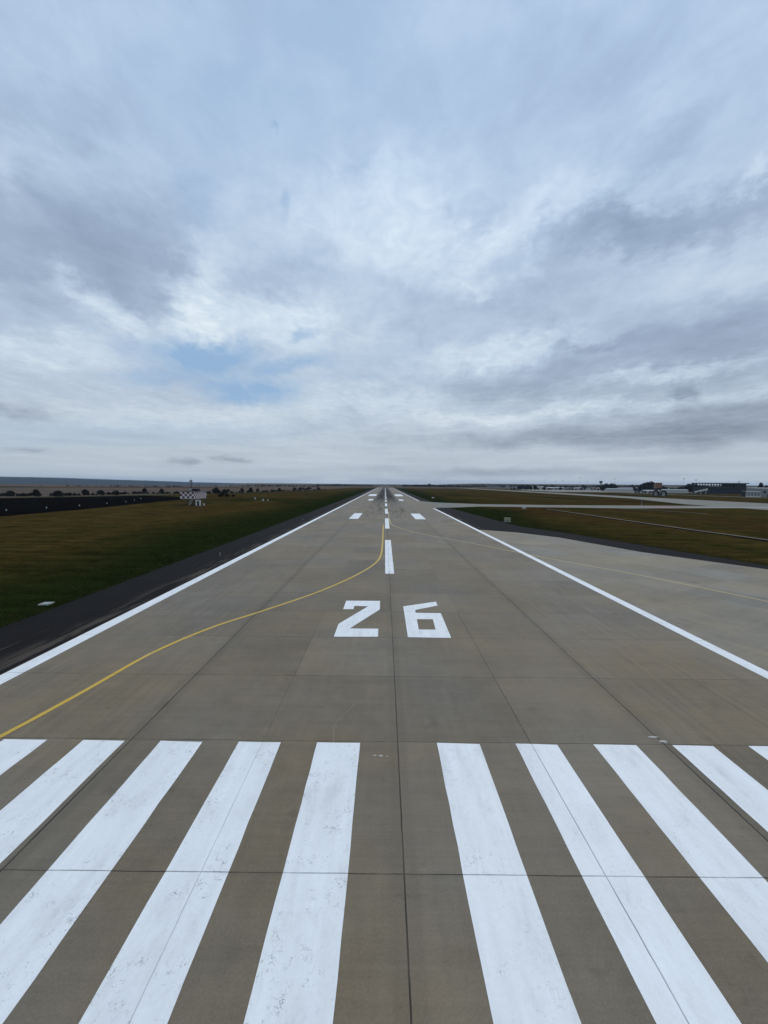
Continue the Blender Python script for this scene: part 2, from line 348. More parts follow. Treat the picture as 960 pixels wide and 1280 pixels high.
def grassland():
    m, nt, b = new_mat('airfield_grass')
    p = nt.pos(); x, y, z = nt.sep(p)
    pw = nt.vm('ADD', p, nt.vm('SCALE', nt.vm('SUBTRACT', nt.noise(p, .03, 4, .6, color=True), (.5, .5, .5)), 26.0))
    px, py, _ = nt.sep(pw)
    ax = nt.m('ABSOLUTE', px)
    green, olive, brown, rust = c4((.0105, .0165, .0035)), c4((.036, .030, .0075)), c4((.056, .037, .011)), c4((.044, .025, .009))
    zone = nt.mr(ax, 33, 66, 0, 1)
    swath = nt.noise(nt.map(p, rot=(0, 0, R(12)), scale=(.05, .012, 1)), 1.0, 6, .62, .4)
    col = nt.mix(nt.mr(swath, .35, .62), olive, brown)
    col = nt.mix(nt.mr(nt.noise(nt.map(p, loc=(70, 30, 0), scale=(.022, .012, 1)), 1.0, 5, .6), .46, .62, 0, .85), col, rust)
    col = nt.mix(nt.m('MULTIPLY', nt.mr(nt.noise(nt.map(p, loc=(10, 130, 0), scale=(.02, .01, 1)), 1.0, 5, .6), .52, .66), .8), col, green)
    col = nt.mix(zone, green, col)
    k = nt.m('ADD', 1.0, nt.m('ADD', nt.m('MULTIPLY', nt.m('SUBTRACT', nt.noise(p, .6, 7, .7), .5), 1.1), nt.m('MULTIPLY', nt.m('SUBTRACT', nt.noise(p, 5, 5, .7), .5), 1.0)))
    lines = nt.noise(nt.map(p, rot=(0, 0, R(28)), scale=(.05, .7, 1)), 1.0, 6, .65)
    k = nt.m('ADD', k, nt.m('MULTIPLY', nt.m('SUBTRACT', lines, .5), 2.2))
    clump = nt.noise(nt.map(p, rot=(0, 0, R(-20)), scale=(.16, .30, 1)), 1.0, 7, .68, .6)
    k = nt.m('ADD', k, nt.m('MULTIPLY', nt.m('SUBTRACT', clump, .5), 2.3))
    col = nt.vm('SCALE', col, nt.m('MAXIMUM', k, .15))
    # beyond the fence it is open farmland, in wide parcels
    r = nt.vm('LENGTH', p)
    vo = nt.n('ShaderNodeTexVoronoi'); nt.put(vo.inputs['Vector'], nt.map(p, rot=(0, 0, R(20)), scale=(.0011, .0030, 1))); vo.inputs['Scale'].default_value = 1.0
    cr = nt.n('ShaderNodeValToRGB'); nt.put(cr.inputs[0], nt.sep(vo.outputs['Color'])[0]); cr.color_ramp.interpolation = 'CONSTANT'
    e = cr.color_ramp.elements; e[0].color = c4((.10, .075, .055)); e[1].position = .85; e[1].color = c4((.035, .045, .02))
    for q, c in ((.3, (.085, .07, .045)), (.5, (.12, .095, .075)), (.7, (.05, .05, .025))):
        e.new(q).color = c4(c)
    col = nt.mix(nt.mr(r, 900, 1300), col, cr.outputs[0])
    nt.put(b.inputs['Base Color'], col); b.inputs['Roughness'].default_value = 1.0; b.inputs['Specular IOR Level'].default_value = .0
    bp = nt.n('ShaderNodeBump'); bp.inputs['Strength'].default_value = .9; bp.inputs['Distance'].default_value = .12
    nt.put(bp.inputs['Height'], nt.noise(p, 3.5, 6, .75)); nt.put(b.inputs['Normal'], bp.outputs[0])
    return m
def field(name, a, b_, sx=.01, sy=.05, rotz=0.0):
    m, nt, b = new_mat(name)
    p = nt.pos()
    f = nt.noise(nt.map(p, rot=(0, 0, rotz), scale=(sx, sy, 1)), 1.0, 7, .62)
    col = nt.mix(nt.mr(f, .38, .62), c4(a), c4(b_))
    k = nt.mr(nt.noise(p, .8, 6, .7), .2, .8, .7, 1.3, False)
    nt.put(b.inputs['Base Color'], nt.vm('SCALE', col, k)); b.inputs['Roughness'].default_value = 1.0; b.inputs['Specular IOR Level'].default_value = .0
    bp = nt.n('ShaderNodeBump'); bp.inputs['Strength'].default_value = .6; bp.inputs['Distance'].default_value = .15
    nt.put(bp.inputs['Height'], nt.noise(p, 2.0, 6, .75)); nt.put(b.inputs['Normal'], bp.outputs[0])
    return m
def leafmat(name, a, b_):
    m, nt, b = new_mat(name)
    f = nt.noise(nt.pos(), .9, 3, .6)
    oi = nt.n('ShaderNodeObjectInfo').outputs['Random']
    nt.put(b.inputs['Base Color'], nt.vm('SCALE', nt.mix(nt.mr(f, .35, .65), c4(a), c4(b_)), nt.mr(oi, 0, 1, .75, 1.25, False)))
    b.inputs['Roughness'].default_value = .8; b.inputs['Specular IOR Level'].default_value = .15
    return m

M_CONC = concrete('runway_concrete', (.182, .146, .101))
M_APRON = concrete('taxiway_concrete', (.225, .190, .138), slab_joints=False, rubber=False, ang=R(-28))
M_TAXI = concrete('taxiway_old_concrete', (.165, .150, .118), slab_joints=False, rubber=False)
M_WHITE = paint('white_paint', (.80, .80, .785))
M_YELL = paint('yellow_paint', (.60, .375, .035), wear=1.0)
M_PALEYELL = paint('faded_yellow_paint', (.58, .44, .16), wear=.6)
M_RED = paint('red_paint', (.17, .075, .055), slab_joints=False)
M_ASPH = asphalt('shoulder_asphalt', (.0100, .0088, .0086))
M_GRASS = grassland()
M_SOIL = field('ploughed_soil', (.0025, .0025, .0025), (.005, .0045, .004), .03, .3)
M_STUB = field('stubble', (.085, .066, .052), (.118, .093, .074), .012, .05, R(8))
M_STUB2 = field('dry_stubble', (.105, .068, .054), (.135, .096, .076), .01, .04, R(-6))
M_VERGE = field('verge_grass', (.045, .045, .022), (.07, .062, .035), .03, .2)
M_DARKF = field('dark_field', (.022, .022, .014), (.035, .03, .02), .01, .05)
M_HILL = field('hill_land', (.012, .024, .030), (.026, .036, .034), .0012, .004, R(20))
M_LEAF = leafmat('leaves', (.005, .007, .004), (.013, .015, .007))
M_LEAF2 = leafmat('conifer_leaves', (.008, .013, .008), (.018, .024, .013))
M_RUBBER = simple('rubber_deposit', (.085, .074, .062), .9, spec=0.0)
M_SEAL = simple('crack_filler', (.26, .215, .15), .9)
M_COPING2 = simple('pale_concrete', (.30, .29, .26), .9)
M_BARK = simple('bark', (.05, .04, .03), .9)
M_STEEL = simple('dark_steel', (.05, .052, .055), .5)
M_GALV = simple('galvanised_steel', (.24, .31, .32), .45)
M_BLACK = simple('black_metal', (.015, .015, .017), .5)
M_WALLW = simple('white_render', (.40, .39, .37), .8)
M_WHITEP = simple('white_metal', (.55, .55, .53), .5)
M_GREYW = simple('grey_cladding', (.22, .235, .24), .6)
M_BLUEW = simple('blue_cladding', (.012, .018, .042), .5)
M_NAVY = simple('navy_panel', (.006, .007, .012), .5)
M_ROOFD = simple('dark_roof', (.045, .045, .05), .7)
M_ROOFR = simple('tile_roof', (.16, .075, .055), .8)
M_TAN = simple('tan_render', (.36, .31, .25), .8)
M_GLASS = simple('dark_window', (.02, .025, .03), .12, .05)
M_COPING = simple('weathered_coping', (.17, .155, .125), .9)
M_SLAB = simple('cast_concrete', (.46, .44, .40), .85)
M_SIGNY = simple('faded_sign_face', (.30, .27, .14), .6)
M_GRASSB = leafmat('grass_blades', (.018, .026, .005), (.05, .042, .012))

def checker(name, a, b_, size):
    m, nt, b = new_mat(name)
    o = nt.vm('ADD', nt.obj(), (.003, .003, .003))
    ck = nt.n('ShaderNodeTexChecker'); nt.put(ck.inputs['Vector'], o); ck.inputs['Scale'].default_value = 1.0 / size
    f = nt.mr(nt.noise(nt.obj(), 1.2, 5, .65), .3, .7, .82, 1.1, False)
    nt.put(b.inputs['Base Color'], nt.vm('SCALE', nt.mix(ck.outputs['Fac'], c4(a), c4(b_)), f)); b.inputs['Roughness'].default_value = .6
    return m
M_CHECKR = checker('red_white_check', (.66, .58, .58), (.075, .026, .028), 1.1)
M_CHECKO = checker('orange_white_check', (.30, .15, .065), (.10, .045, .025), 2.2)
# ------------------------------------------------------------------ mesh helper
class MB:
    def __init__(s): s.v = []; s.f = []
    def add(s, vs, fs):
        b = len(s.v); s.v += [tuple(v) for v in vs]; s.f += [tuple(i + b for i in f) for f in fs]; return s
    def box(s, c, d, rz=0.0, taper=1.0):
        x, y, z = (k / 2 for k in d); cs, sn = math.cos(rz), math.sin(rz); vs = []
        for dz in (-z, z):
            t = taper if dz > 0 else 1.0
            for dx, dy in ((-x, -y), (x, -y), (x, y), (-x, y)):
                dx *= t; dy *= t
                vs.append((c[0] + dx * cs - dy * sn, c[1] + dx * sn + dy * cs, c[2] + dz))
        return s.add(vs, [(3, 2, 1, 0), (4, 5, 6, 7), (0, 1, 5, 4), (1, 2, 6, 5), (2, 3, 7, 6), (3, 0, 4, 7)])
    def tube(s, a, b, r0, r1=None, n=6):
        a, b = Vector(a), Vector(b); r1 = r0 if r1 is None else r1
        d = (b - a).normalized(); u = d.orthogonal().normalized(); w = d.cross(u); vs = []
        for p, r in ((a, r0), (b, r1)):
            for i in range(n):
                t = 2 * math.pi * i / n; vs.append(p + (u * math.cos(t) + w * math.sin(t)) * r)
        return s.add(vs, [(i, (i + 1) % n, n + (i + 1) % n, n + i) for i in range(n)] + [tuple(range(n - 1, -1, -1)), tuple(range(n, 2 * n))])
    def poly(s, pts, z): return s.add([(p[0], p[1], z) for p in pts], [tuple(range(len(pts)))])
    def extr(s, prof, x0, x1, axis='x'):
        """profile (a, z) pushed along x or y"""
        n = len(prof); mk = (lambda t, a, z: (t, a, z)) if axis == 'x' else (lambda t, a, z: (a, t, z))
        vs = [mk(x0, a, z) for a, z in prof] + [mk(x1, a, z) for a, z in prof]
        return s.add(vs, [tuple(range(n)), tuple(range(2 * n - 1, n - 1, -1))] + [(i, n + i, n + (i + 1) % n, (i + 1) % n) for i in range(n)])
    def build(s, name, mat, parent=None, smooth=False):
        me = bpy.data.meshes.new(name); me.from_pydata(s.v, [], s.f); me.validate(); me.update()
        if mat: me.materials.append(mat)
        if smooth: me.polygons.foreach_set('use_smooth', [True] * len(me.polygons))
        o = bpy.data.objects.new(name, me); COL.objects.link(o)
        if parent: o.parent = parent
        return o
def up(o):
    """turn every flat sheet's faces upwards"""
    import bmesh
    bm = bmesh.new(); bm.from_mesh(o.data)
    for f in bm.faces:
        if f.normal.z < 0: f.normal_flip()
    bm.to_mesh(o.data); bm.free(); return o
def struct(o): o['kind'] = 'structure'; return o
def tag(o, label, cat, group=None):
    o['label'] = label; o['category'] = cat
    if group: o['group'] = group
    return o
def thing(name, label, cat, loc, rz=0.0, group=None):
    o = bpy.data.objects.new(name, None); COL.objects.link(o); o.location = loc; o.rotation_euler.z = rz
    o.empty_display_size = .5
    return tag(o, label, cat, group)
def dup(root, loc, rz=0.0, scale=1.0, label=None, group=None, zs=1.0):
    r = root.copy(); COL.objects.link(r); r.location = loc; r.rotation_euler.z = rz; r.scale = (scale, scale, scale * zs)
    if label: r['label'] = label
    if group: r['group'] = group
    for ch in list(root.children):
        c = ch.copy(); COL.objects.link(c); c.parent = r
        for g in list(ch.children):
            d = g.copy(); COL.objects.link(d); d.parent = c
    return r
def wob(pts, step=.8, amp=.012, close=True):
    """hand-painted edge: subdivide and shake a polygon a little"""
    out = []; n = len(pts)
    for i in range(n):
        a = Vector(pts[i]); b = Vector(pts[(i + 1) % n]); L = (b - a).length
        k = max(1, min(60, int(L / step))); nrm = Vector((-(b - a).y, (b - a).x)).normalized()
        for j in range(k):
            p = a.lerp(b, j / k)
            if j: p += nrm * random.uniform(-amp, amp)
            out.append((p.x, p.y))
    return out
def catmull(P, k=8):
    out = []
    for i in range(len(P) - 1):
        p0, p1, p2, p3 = (Vector(P[max(0, min(len(P) - 1, j))]) for j in (i - 1, i, i + 1, i + 2))
        for j in range(k):
            t = j / k
            out.append(.5 * ((2 * p1) + (p2 - p0) * t + (2 * p0 - 5 * p1 + 4 * p2 - p3) * t * t + (3 * p1 - p0 - 3 * p2 + p3) * t ** 3))
    return out + [Vector(P[-1])]
def ribbon(P, w, z):
    mb = MB(); L = []; Rr = []
    for i, p in enumerate(P):
        d = (P[min(i + 1, len(P) - 1)] - P[max(0, i - 1)]).normalized(); nrm = Vector((-d.y, d.x))
        L.append(p + nrm * w / 2); Rr.append(p - nrm * w / 2)
    n = len(P)
    return mb.add([(q.x, q.y, z) for q in L] + [(q.x, q.y, z) for q in Rr], [(n + i, n + i + 1, i + 1, i) for i in range(n - 1)])
def sstep(a, b, x):
    t = max(0., min(1., (x - a) / (b - a))); return t * t * (3 - 2 * t)

# ------------------------------------------------------------------ the ground and the hills
def ground_h(x, y):
    r = math.hypot(x, y); az = math.degrees(math.atan2(x, y))
    left = sstep(-17, -30, az) * sstep(-120, -85, az)
    h = -70 * left * sstep(850, 3200, r)
    right = sstep(3, 14, az) * sstep(130, 95, az)
    h += 24 * right * sstep(2100, 4200, r)
    if r > 1200: h += 3.0 * mnoise.noise(Vector((x / 900, y / 900, 0))) * sstep(1200, 2500, r)
    return h
def build_ground():
    rr = [0]; r = 25.0
    while r < 24000: rr.append(r); r *= 1.12
    na = 240; mb = MB(); vs = [(0, 0, -.03)]; fs = []
    for r in rr[1:]:
        for i in range(na):
            a = 2 * math.pi * i / na; x, y = r * math.sin(a), r * math.cos(a)
            vs.append((x, y, ground_h(x, y) - .03))
    for i in range(na): fs.append((0, 1 + (i + 1) % na, 1 + i))
    for k in range(len(rr) - 2):
        for i in range(na):
            a = 1 + k * na + i; b = 1 + k * na + (i + 1) % na
            fs.append((a, b, b + na, a + na))
    mb.add(vs, fs)
    return struct(up(mb.build('ground', M_GRASS, smooth=True)))
build_ground()
def build_hills():
    """long ridge beyond the valley"""
    mb = MB(); na, nr = 150, 24; vs = []; fs = []
    prof = [(-100, 60), (-70, 78), (-54, 74), (-47, 68), (-44, 62), (-40, 58), (-37, 52), (-33, 36), (-30, 26), (-26, 12), (-22, 4), (-17, -6), (-12, -40)]
    def crest(az):
        for (a0, h0), (a1, h1) in zip(prof, prof[1:]):
            if a0 <= az <= a1: return h0 + (h1 - h0) * (az - a0) / (a1 - a0)
        return -40
    for j in range(nr + 1):
        t = j / nr; r = 4200 + 6200 * t
        for i in range(na + 1):
            az = -100 + 88 * i / na; a = R(az); x, y = r * math.sin(a), r * math.cos(a)
            n_ = mnoise.fractal(Vector((x / 1100, y / 1100, 3.0)), 1.0, 2.0, 5)
            env = sstep(0, .55, t) * (1 - .6 * sstep(.7, 1, t))
            z = -80 + (crest(az) + 80) * env + n_ * 9 * env
            vs.append((x, y, z))
    for j in range(nr):
        for i in range(na):
            a = j * (na + 1) + i; fs.append((a, a + 1, a + na + 2, a + na + 1))
    mb.add(vs, fs)
    return struct(up(mb.build('hills', M_HILL, smooth=True)))
build_hills()
def sheet(name, pts, z, mat, kind=True, parent=None):
    o = up(MB().poly(pts, z).build(name, mat, parent))
    if kind and not parent: struct(o)
    return o
sheet('farmland', [(-1500, 150), (-262, 232), (-200, 345), (-165, 470), (-128, 560), (-95, 1000), (-95, 1250), (-1500, 1250)], -.018, M_STUB)
sheet('farmland', [(-1400, 820), (-330, 560), (-170, 760), (-130, 960), (-120, 1180), (-1400, 1180)], -.012, M_STUB2)
sheet('farmland', [(-1400, 700), (-620, 640), (-300, 840), (-240, 900), (-330, 930), (-640, 760), (-1400, 850)], -.006, M_DARKF)
sheet('field_verge', [(-420, 120), (-262, 214), (-192, 322), (-150, 450), (-118, 560), (-90, 640), (-100, 640), (-135, 560), (-168, 462), (-206, 345), (-268, 236), (-440, 140)], -.004, M_VERGE)
sheet('ploughed_field', [*[(-119 - 9 * sstep(140, 246, y) + 1.2 * mnoise.noise(Vector((y * .06, 2, 0))) + .5 * mnoise.noise(Vector((y * .4, 9, 0))), y) for y in range(30, 247, 2)], (-150, 292), (-196, 322), (-224, 268), (-262, 214), (-400, 120), (-400, 30)], -.001, M_SOIL)

# ------------------------------------------------------------------ runway, shoulders, taxiways
runway = sheet('runway', [(-22.4, -60), (22.4, -60), (22.4, 2400), (-22.4, 2400)], 0.0, M_CONC)
rag = [(-29.35 + .22 * mnoise.noise(Vector((y * .35, 0, 0))) + .12 * mnoise.noise(Vector((y * 1.7, 4, 0))), y) for y in [-60 + .7 * i for i in range(430)]]
sheet('runway_shoulder', [(-29.35, 2400)] + rag[::-1] + [(-22.35, -60), (-22.35, 2400)], -.010, M_ASPH)
sheet('runway_shoulder', [(22.35, 96.5), (29.8, 91.6), (36.3, 83.2), (42.2, 66), (50.9, 52.6), (70, 15), (95, -50), (98.5, -50), (73.2, 14.5), (53.6, 55.2), (47.5, 74), (41.0, 93.6), (35.6, 105.6), (33.0, 139.8), (30.4, 178), (29.8, 189.3), (26.4, 188.6), (24.2, 187), (22.35, 182)], -.008, M_ASPH)
sheet('runway_shoulder', [(22.35, 268), (22.6, 262), (24.2, 256), (27, 249), (29.6, 252), (29.4, 270), (29.4, 2400), (22.35, 2400)], -.008, M_ASPH)
sheet('taxiway', [(22.35, 97), (30, 92), (36.5, 83.4), (42.4, 66), (51, 52.7), (70.1, 15), (95.1, -50), (22.35, -50)], -.004, M_APRON)
taxi = sheet('taxiway', [(22.35, 181.8), (24.2, 186.8), (26.5, 188.4), (29.9, 189), (48.2, 201.5), (84, 199.8), (122, 196.6), (206, 212), (330, 228), (330, 252), (206, 232), (160, 227.5), (94, 223), (54, 227), (33, 241), (27, 249.2), (24.2, 256.2), (22.35, 264)], -.006, M_TAXI)
sheet('taxiway', [(186, 150), (212, 150), (214, 210), (250, 222), (262, 230), (262, 1500), (240, 1500), (222, 360), (188, 250)], -.0085, M_TAXI)
sheet('apron', [(300, 700), (900, 640), (1000, 1200), (420, 1200), (300, 900)], -.013, M_TAXI)
sheet('access_road', [(420, 300), (432, 300), (380, 620), (368, 620)], -.012, M_TAXI)

Z = .006
def mark(name, pts, mat=M_WHITE, z=Z, label=None, w=True):
    o = up(MB().poly(wob(pts) if w else pts, z).build(name, mat, runway))
    if label: o['label'] = label
    return o
for a, b in ((-3.43, -1.60), (-6.76, -4.97), (-10.10, -8.30), (-13.40, -11.61), (-16.78, -14.93), (-20.15, -18.3)):
    mark('threshold_stripe', [(a, -13.8), (b, -13.8), (b, 16.10 + random.uniform(-.03, .03)), (a, 16.12)])
for a, b in ((1.67, 3.48), (5.02, 6.78), (8.34, 10.15), (11.70, 13.41), (14.93, 16.75), (18.3, 20.1)):
    mark('threshold_stripe', [(a, -13.8), (b, -13.8), (b, 16.14 + random.uniform(-.03, .03)), (a, 16.17)])
mark('numeral', [(-4.2, 36.62), (-1.0, 36.65), (-1.0, 34.07), (-3.24, 29.45), (-1.05, 29.45), (-1.05, 27.86), (-4.23, 27.80), (-4.2, 30.4), (-2.07, 34.95), (-3.31, 35.05), (-3.31, 34.1), (-4.22, 34.08)], w=False, label='white painted numeral 2')
o6 = up(MB().add([(x, y, Z) for x, y in ((1.1, 35.04), (4.26, 36.6), (4.24, 35.37), (2.11, 34.05), (2.08, 33.29), (4.24, 33.25), (4.22, 27.77), (1.11, 27.84), (2.06, 31.68), (3.37, 31.70), (3.30, 29.39), (2.02, 29.36))],
    [(0, 1, 2, 3), (0, 3, 4, 8, 11, 7), (4, 5, 9, 8), (5, 6, 10, 9), (6, 7, 11, 10)]).build('numeral', M_WHITE, runway))
o6['label'] = 'white painted numeral 6'
for k in range(45):
    y0 = 48.05 + 49.35 * k
    mark('centreline_stripe', [(-.52, y0), (.58, y0), (.58, y0 + 29.4), (-.52, y0 + 29.4)], w=k < 4)
mark('edge_line', [(-22.32, -60), (-21.33, -60), (-21.2, 2390), (-22.2, 2390)], label='long white edge line beside the asphalt shoulder', w=False)
mark('edge_line', [(21.48, -60), (22.36, -60), (22.4, 180.5), (22.0, 182.2), (21.5, 182)], w=False)
mark('edge_line', [(21.5, 263), (22.3, 262), (22.3, 2390), (21.5, 2390)], w=False)
for a, b, y0, y1 in ((-11.98, -8.98, 124, 148), (9.05, 12.4, 124.6, 148.4), (-12.1, -8.8, 264, 287), (9.0, 12.2, 264, 287)):
    mark('touchdown_mark', [(a, y0), (b, y0), (b, y1), (a, y1)], w=False)
for s in (-1, 1):
    mark('aiming_point_mark', [(s * 9 + .1, 362), (s * 16.4 + .1, 362), (s * 16.4 + .1, 425), (s * 9 + .1, 425)], w=False)
yl = catmull([(-24, -8), (-19.4, 4), (-17.9, 12), (-17.11, 16.28), (-16.82, 17.6), (-16.3, 20.4), (-15.5, 25), (-13.6, 29.6), (-10.95, 33.6), (-7.2, 39.83), (-4.04, 47.08), (-1.95, 54.2), (-1.2, 60.68), (-1.02, 72.16), (-1.0, 84), (-1.0, 106.5)])
o = up(ribbon(yl, .26, .009).build('taxi_line', M_YELL, runway)); o['label'] = 'yellow curved guide line joining the centreline'
yr = catmull([(.72, 155), (.75, 128), (.95, 113.36), (1.6, 105), (3.22, 99.03), (5.74, 91.67), (9.5, 84.12), (16.93, 72.28), (23.75, 59.92), (31.08, 48.51), (36.44, 37.63), (44, 22), (54, 2), (75, -40)])
o = up(ribbon(yr, .20, .009).build('taxi_line', M_PALEYELL, runway)); o['label'] = 'faded pale yellow guide line leaving towards the taxiway'
o = up(ribbon(catmull([(-2.05, 19.2), (-2.25, 18.7), (-2.62, 18.0), (-2.86, 17.3), (-2.8, 16.8), (-2.74, 16.2)], 6), 0.028, .004).build('sealed_crack', M_SEAL, runway))
for x, y, w_, h_ in ((-.95, 15.35, .16, .07), (-.72, 15.33, .20, .10), (-.45, 15.30, .09, .04), (11.25, 16.72, .55, .12), (11.5, 16.42, .4, .16), (-1.0, 30.2, .10, .05), (-.72, 30.25, .12, .05)):
    mb = MB(); n_ = 9
    mb.poly([(x + w_ * .5 * math.cos(t) * random.uniform(.6, 1.2), y + h_ * .5 * math.sin(t) * random.uniform(.6, 1.2)) for t in (2 * math.pi * i / n_ for i in range(n_))], .004)
    up(mb.build('paint_smudge', M_SLAB, runway))
rm = random.Random(9)
for k in range(16):
    y0 = 114 + 170 * rm.random(); x0 = rm.choice((-1, 1)) * rm.uniform(2.0, 7.5) - .4; L_ = rm.uniform(12, 42)
    for dx in ((0, .9) if k % 3 else (0,)):
        mb = MB(); wd = rm.uniform(.10, .20); sl = rm.uniform(-.008, .008)
        mb.add([(x0 + dx - wd * .4, y0, .003), (x0 + dx + wd * .4, y0, .003), (x0 + dx + wd + sl * L_ * .5, y0 + L_ * .5, .003), (x0 + dx + wd * .3 + sl * L_, y0 + L_, .003), (x0 + dx - wd * .3 + sl * L_, y0 + L_, .003), (x0 + dx - wd + sl * L_ * .5, y0 + L_ * .5, .003)], [(0, 1, 2, 5), (5, 2, 3, 4)])
        up(mb.build('tyre_mark', M_RUBBER, runway))
o = up(MB().poly([(139, 199.5), (150, 201.5), (156, 219), (146, 217)], .004).build('red_marking', M_RED, taxi)); o['label'] = 'faded red painted patch on the cross taxiway'
o = up(MB().poly([(165, 209), (210, 215), (330, 231), (330, 236), (206, 222), (160, 213)], .004).build('bright_concrete_strip', M_COPING2, taxi))

def drain(pts, label):
    P = catmull(pts, 6); t = thing('drainage_channel', label, 'drain', (0, 0, 0))
    up(ribbon(P, .9, .05).build('coping', M_COPING, t))
    ed = MB()
    for i in range(len(P) - 1):
        d = (P[i + 1] - P[i]); mid = (P[i] + P[i + 1]) / 2
        nrm = Vector((-d.y, d.x)).normalized()
        a = math.atan2(d.y, d.x)
        ed.box((mid.x + nrm.x * .0, mid.y, -.02), (d.length, .88, .12), a)
    ed.build('side', M_COPING, t)
    up(ribbon([p - Vector((1.3, 0)) for p in P], 1.7, .012).build('ditch', M_SOIL, t))
    return t
drain([(75, 185), (75.8, 170), (77, 128), (78, 102), (79.7, 82), (82, 40), (86, 0)], 'long pale concrete drainage channel running through the grass beside the exit taxiway')
drain([(114, 193.5), (121, 186), (128, 171), (131, 162)], 'short pale concrete drain below the cross taxiway')
# ------------------------------------------------------------------ grass blades along the pavement edges
def grass():
    mb = MB(); rnd = random.Random(5)
    def tuft(x, y, h):
        for _ in range(rnd.randint(3, 5)):
            a = rnd.uniform(0, 6.283); w = rnd.uniform(.012, .03); l = h * rnd.uniform(.6, 1.2); b = rnd.uniform(.03, .6) * l
            ox, oy = rnd.uniform(-.12, .12), rnd.uniform(-.12, .12)
            dx, dy = math.cos(a), math.sin(a)
            mb.add([(x + ox - dy * w, y + oy + dx * w, -.04), (x + ox + dy * w, y + oy - dx * w, -.04), (x + ox + dx * b, y + oy + dy * b, l)], [(0, 1, 2)])
    for _ in range(16000):
        y = 22 + 130 * rnd.random() ** 1.7; d = rnd.random() ** 2.0 * 26
        tuft(-29.3 - d + rnd.uniform(-.15, .12), y, rnd.uniform(.06, .17) * (.6 if d < .5 else 1))
    E_ = [(98.5, -50), (73.2, 14.5), (53.6, 55.2), (47.5, 74), (41.0, 93.6), (35.6, 105.6), (33.0, 139.8), (30.4, 178)]
    for _ in range(6500):
        i = rnd.randint(1, len(E_) - 2); a, b = Vector(E_[i]), Vector(E_[i + 1]); p = a.lerp(b, rnd.random()); d = b - a
        nrm = Vector((d.y, -d.x)).normalized(); q = p + nrm * (rnd.random() ** 2 * 16 - .1)
        tuft(q.x, q.y, rnd.uniform(.07, .18))
    o = mb.build('grass', M_GRASSB); o['kind'] = 'stuff'
    o['label'] = 'short rough grass beside the runway shoulders'
grass()

# ------------------------------------------------------------------ trees
def crown_mb(rnd, h, w, base, clumps, leaves, size, conic=False):
    mb = MB()
    for c in range(clumps):
        t = rnd.random() ** .8
        zc = base + (h - base) * (.08 + .84 * t)
        wr = w * .5 * ((1 - t) * .95 + .06 if conic else math.sqrt(max(.05, 1 - (2 * t - .85) ** 2)) * .82)
        a = rnd.uniform(0, 6.283); rr = wr * math.sqrt(rnd.random())
        cx, cy = rr * math.cos(a), rr * math.sin(a); cr = w * rnd.uniform(.10, .20)
        for _ in range(leaves):
            v = Vector((rnd.gauss(0, 1), rnd.gauss(0, 1), rnd.gauss(0, .8))).normalized() * cr * rnd.uniform(.4, 1.1)
            p = Vector((cx, cy, zc)) + v
            n_ = Vector((rnd.gauss(0, 1), rnd.gauss(0, 1), rnd.gauss(0, 1) + .5)).normalized(); u = n_.orthogonal().normalized(); q = n_.cross(u); s = size * rnd.uniform(.6, 1.3)
            mb.add([p - u * s - q * s * .5, p + u * s - q * s * .6, p + u * s * .6 + q * s, p - u * s * .7 + q * s * .8], [(0, 1, 2, 3)])
    return mb
def tree_proto(seed, h, w, base, clumps, leaves, size, conic=False, limbs=4):
    rnd = random.Random(seed)
    t = thing('tree', 'x', 'tree', (0, 0, -2000))
    tb = MB(); r = .028 * h
    top = Vector((rnd.uniform(-.05, .05) * h, rnd.uniform(-.05, .05) * h, h * (.85 if conic else .6)))
    tb.tube((0, 0, -.1), top * .5, r, r * .7, 7).tube(top * .5, top, r * .7, r * .2, 6)
    for i in range(limbs):
        a = rnd.uniform(0, 6.283); s = top * rnd.uniform(.4, .9)
        tb.tube(s, s + Vector((math.cos(a) * w * .33, math.sin(a) * w * .33, h * .2)), r * .4, r * .1, 5)
    tb.build('trunk', M_BARK, t)
    crown_mb(rnd, h, w, base, clumps, leaves, size, conic).build('crown', M_LEAF2 if conic else M_LEAF, t)
    return t
PROTO = [tree_proto(11, 5.3, 6.6, .4, 40, 34, .30), tree_proto(12, 5.2, 5.0, .7, 32, 34, .28), tree_proto(13, 4.2, 8.4, .1, 46, 32, .29), tree_proto(14, 5.4, 5.6, 1.2, 30, 34, .30), tree_proto(15, 10, 5.6, 1, 44, 30, .36, True)]
SHRUB = thing('shrub', 'x', 'shrub', (0, 0, -2000))
crown_mb(random.Random(3), 1.9, 4.0, 0, 22, 26, .2).build('foliage', M_LEAF, SHRUB)
sb = MB()
for i in range(5):
    a = i * 1.3; sb.tube((0, 0, -.05), (math.cos(a) * .7, math.sin(a) * .7, 1.1), .04, .015, 5)
sb.build('stem', M_BARK, SHRUB)
USED = set()
def put_proto(p, loc, rz, s, label, group, zs=1.0):
    """first use moves the prototype itself, later uses are copies"""
    if p.name not in USED:
        USED.add(p.name); p.location = loc; p.rotation_euler.z = rz; p.scale = (s, s, s * zs); p['label'] = label; p['group'] = group; return p
    return dup(p, loc, rz, s, label, group, zs)
rt = random.Random(77)
G1 = 'trees in the row beyond the ploughed field'
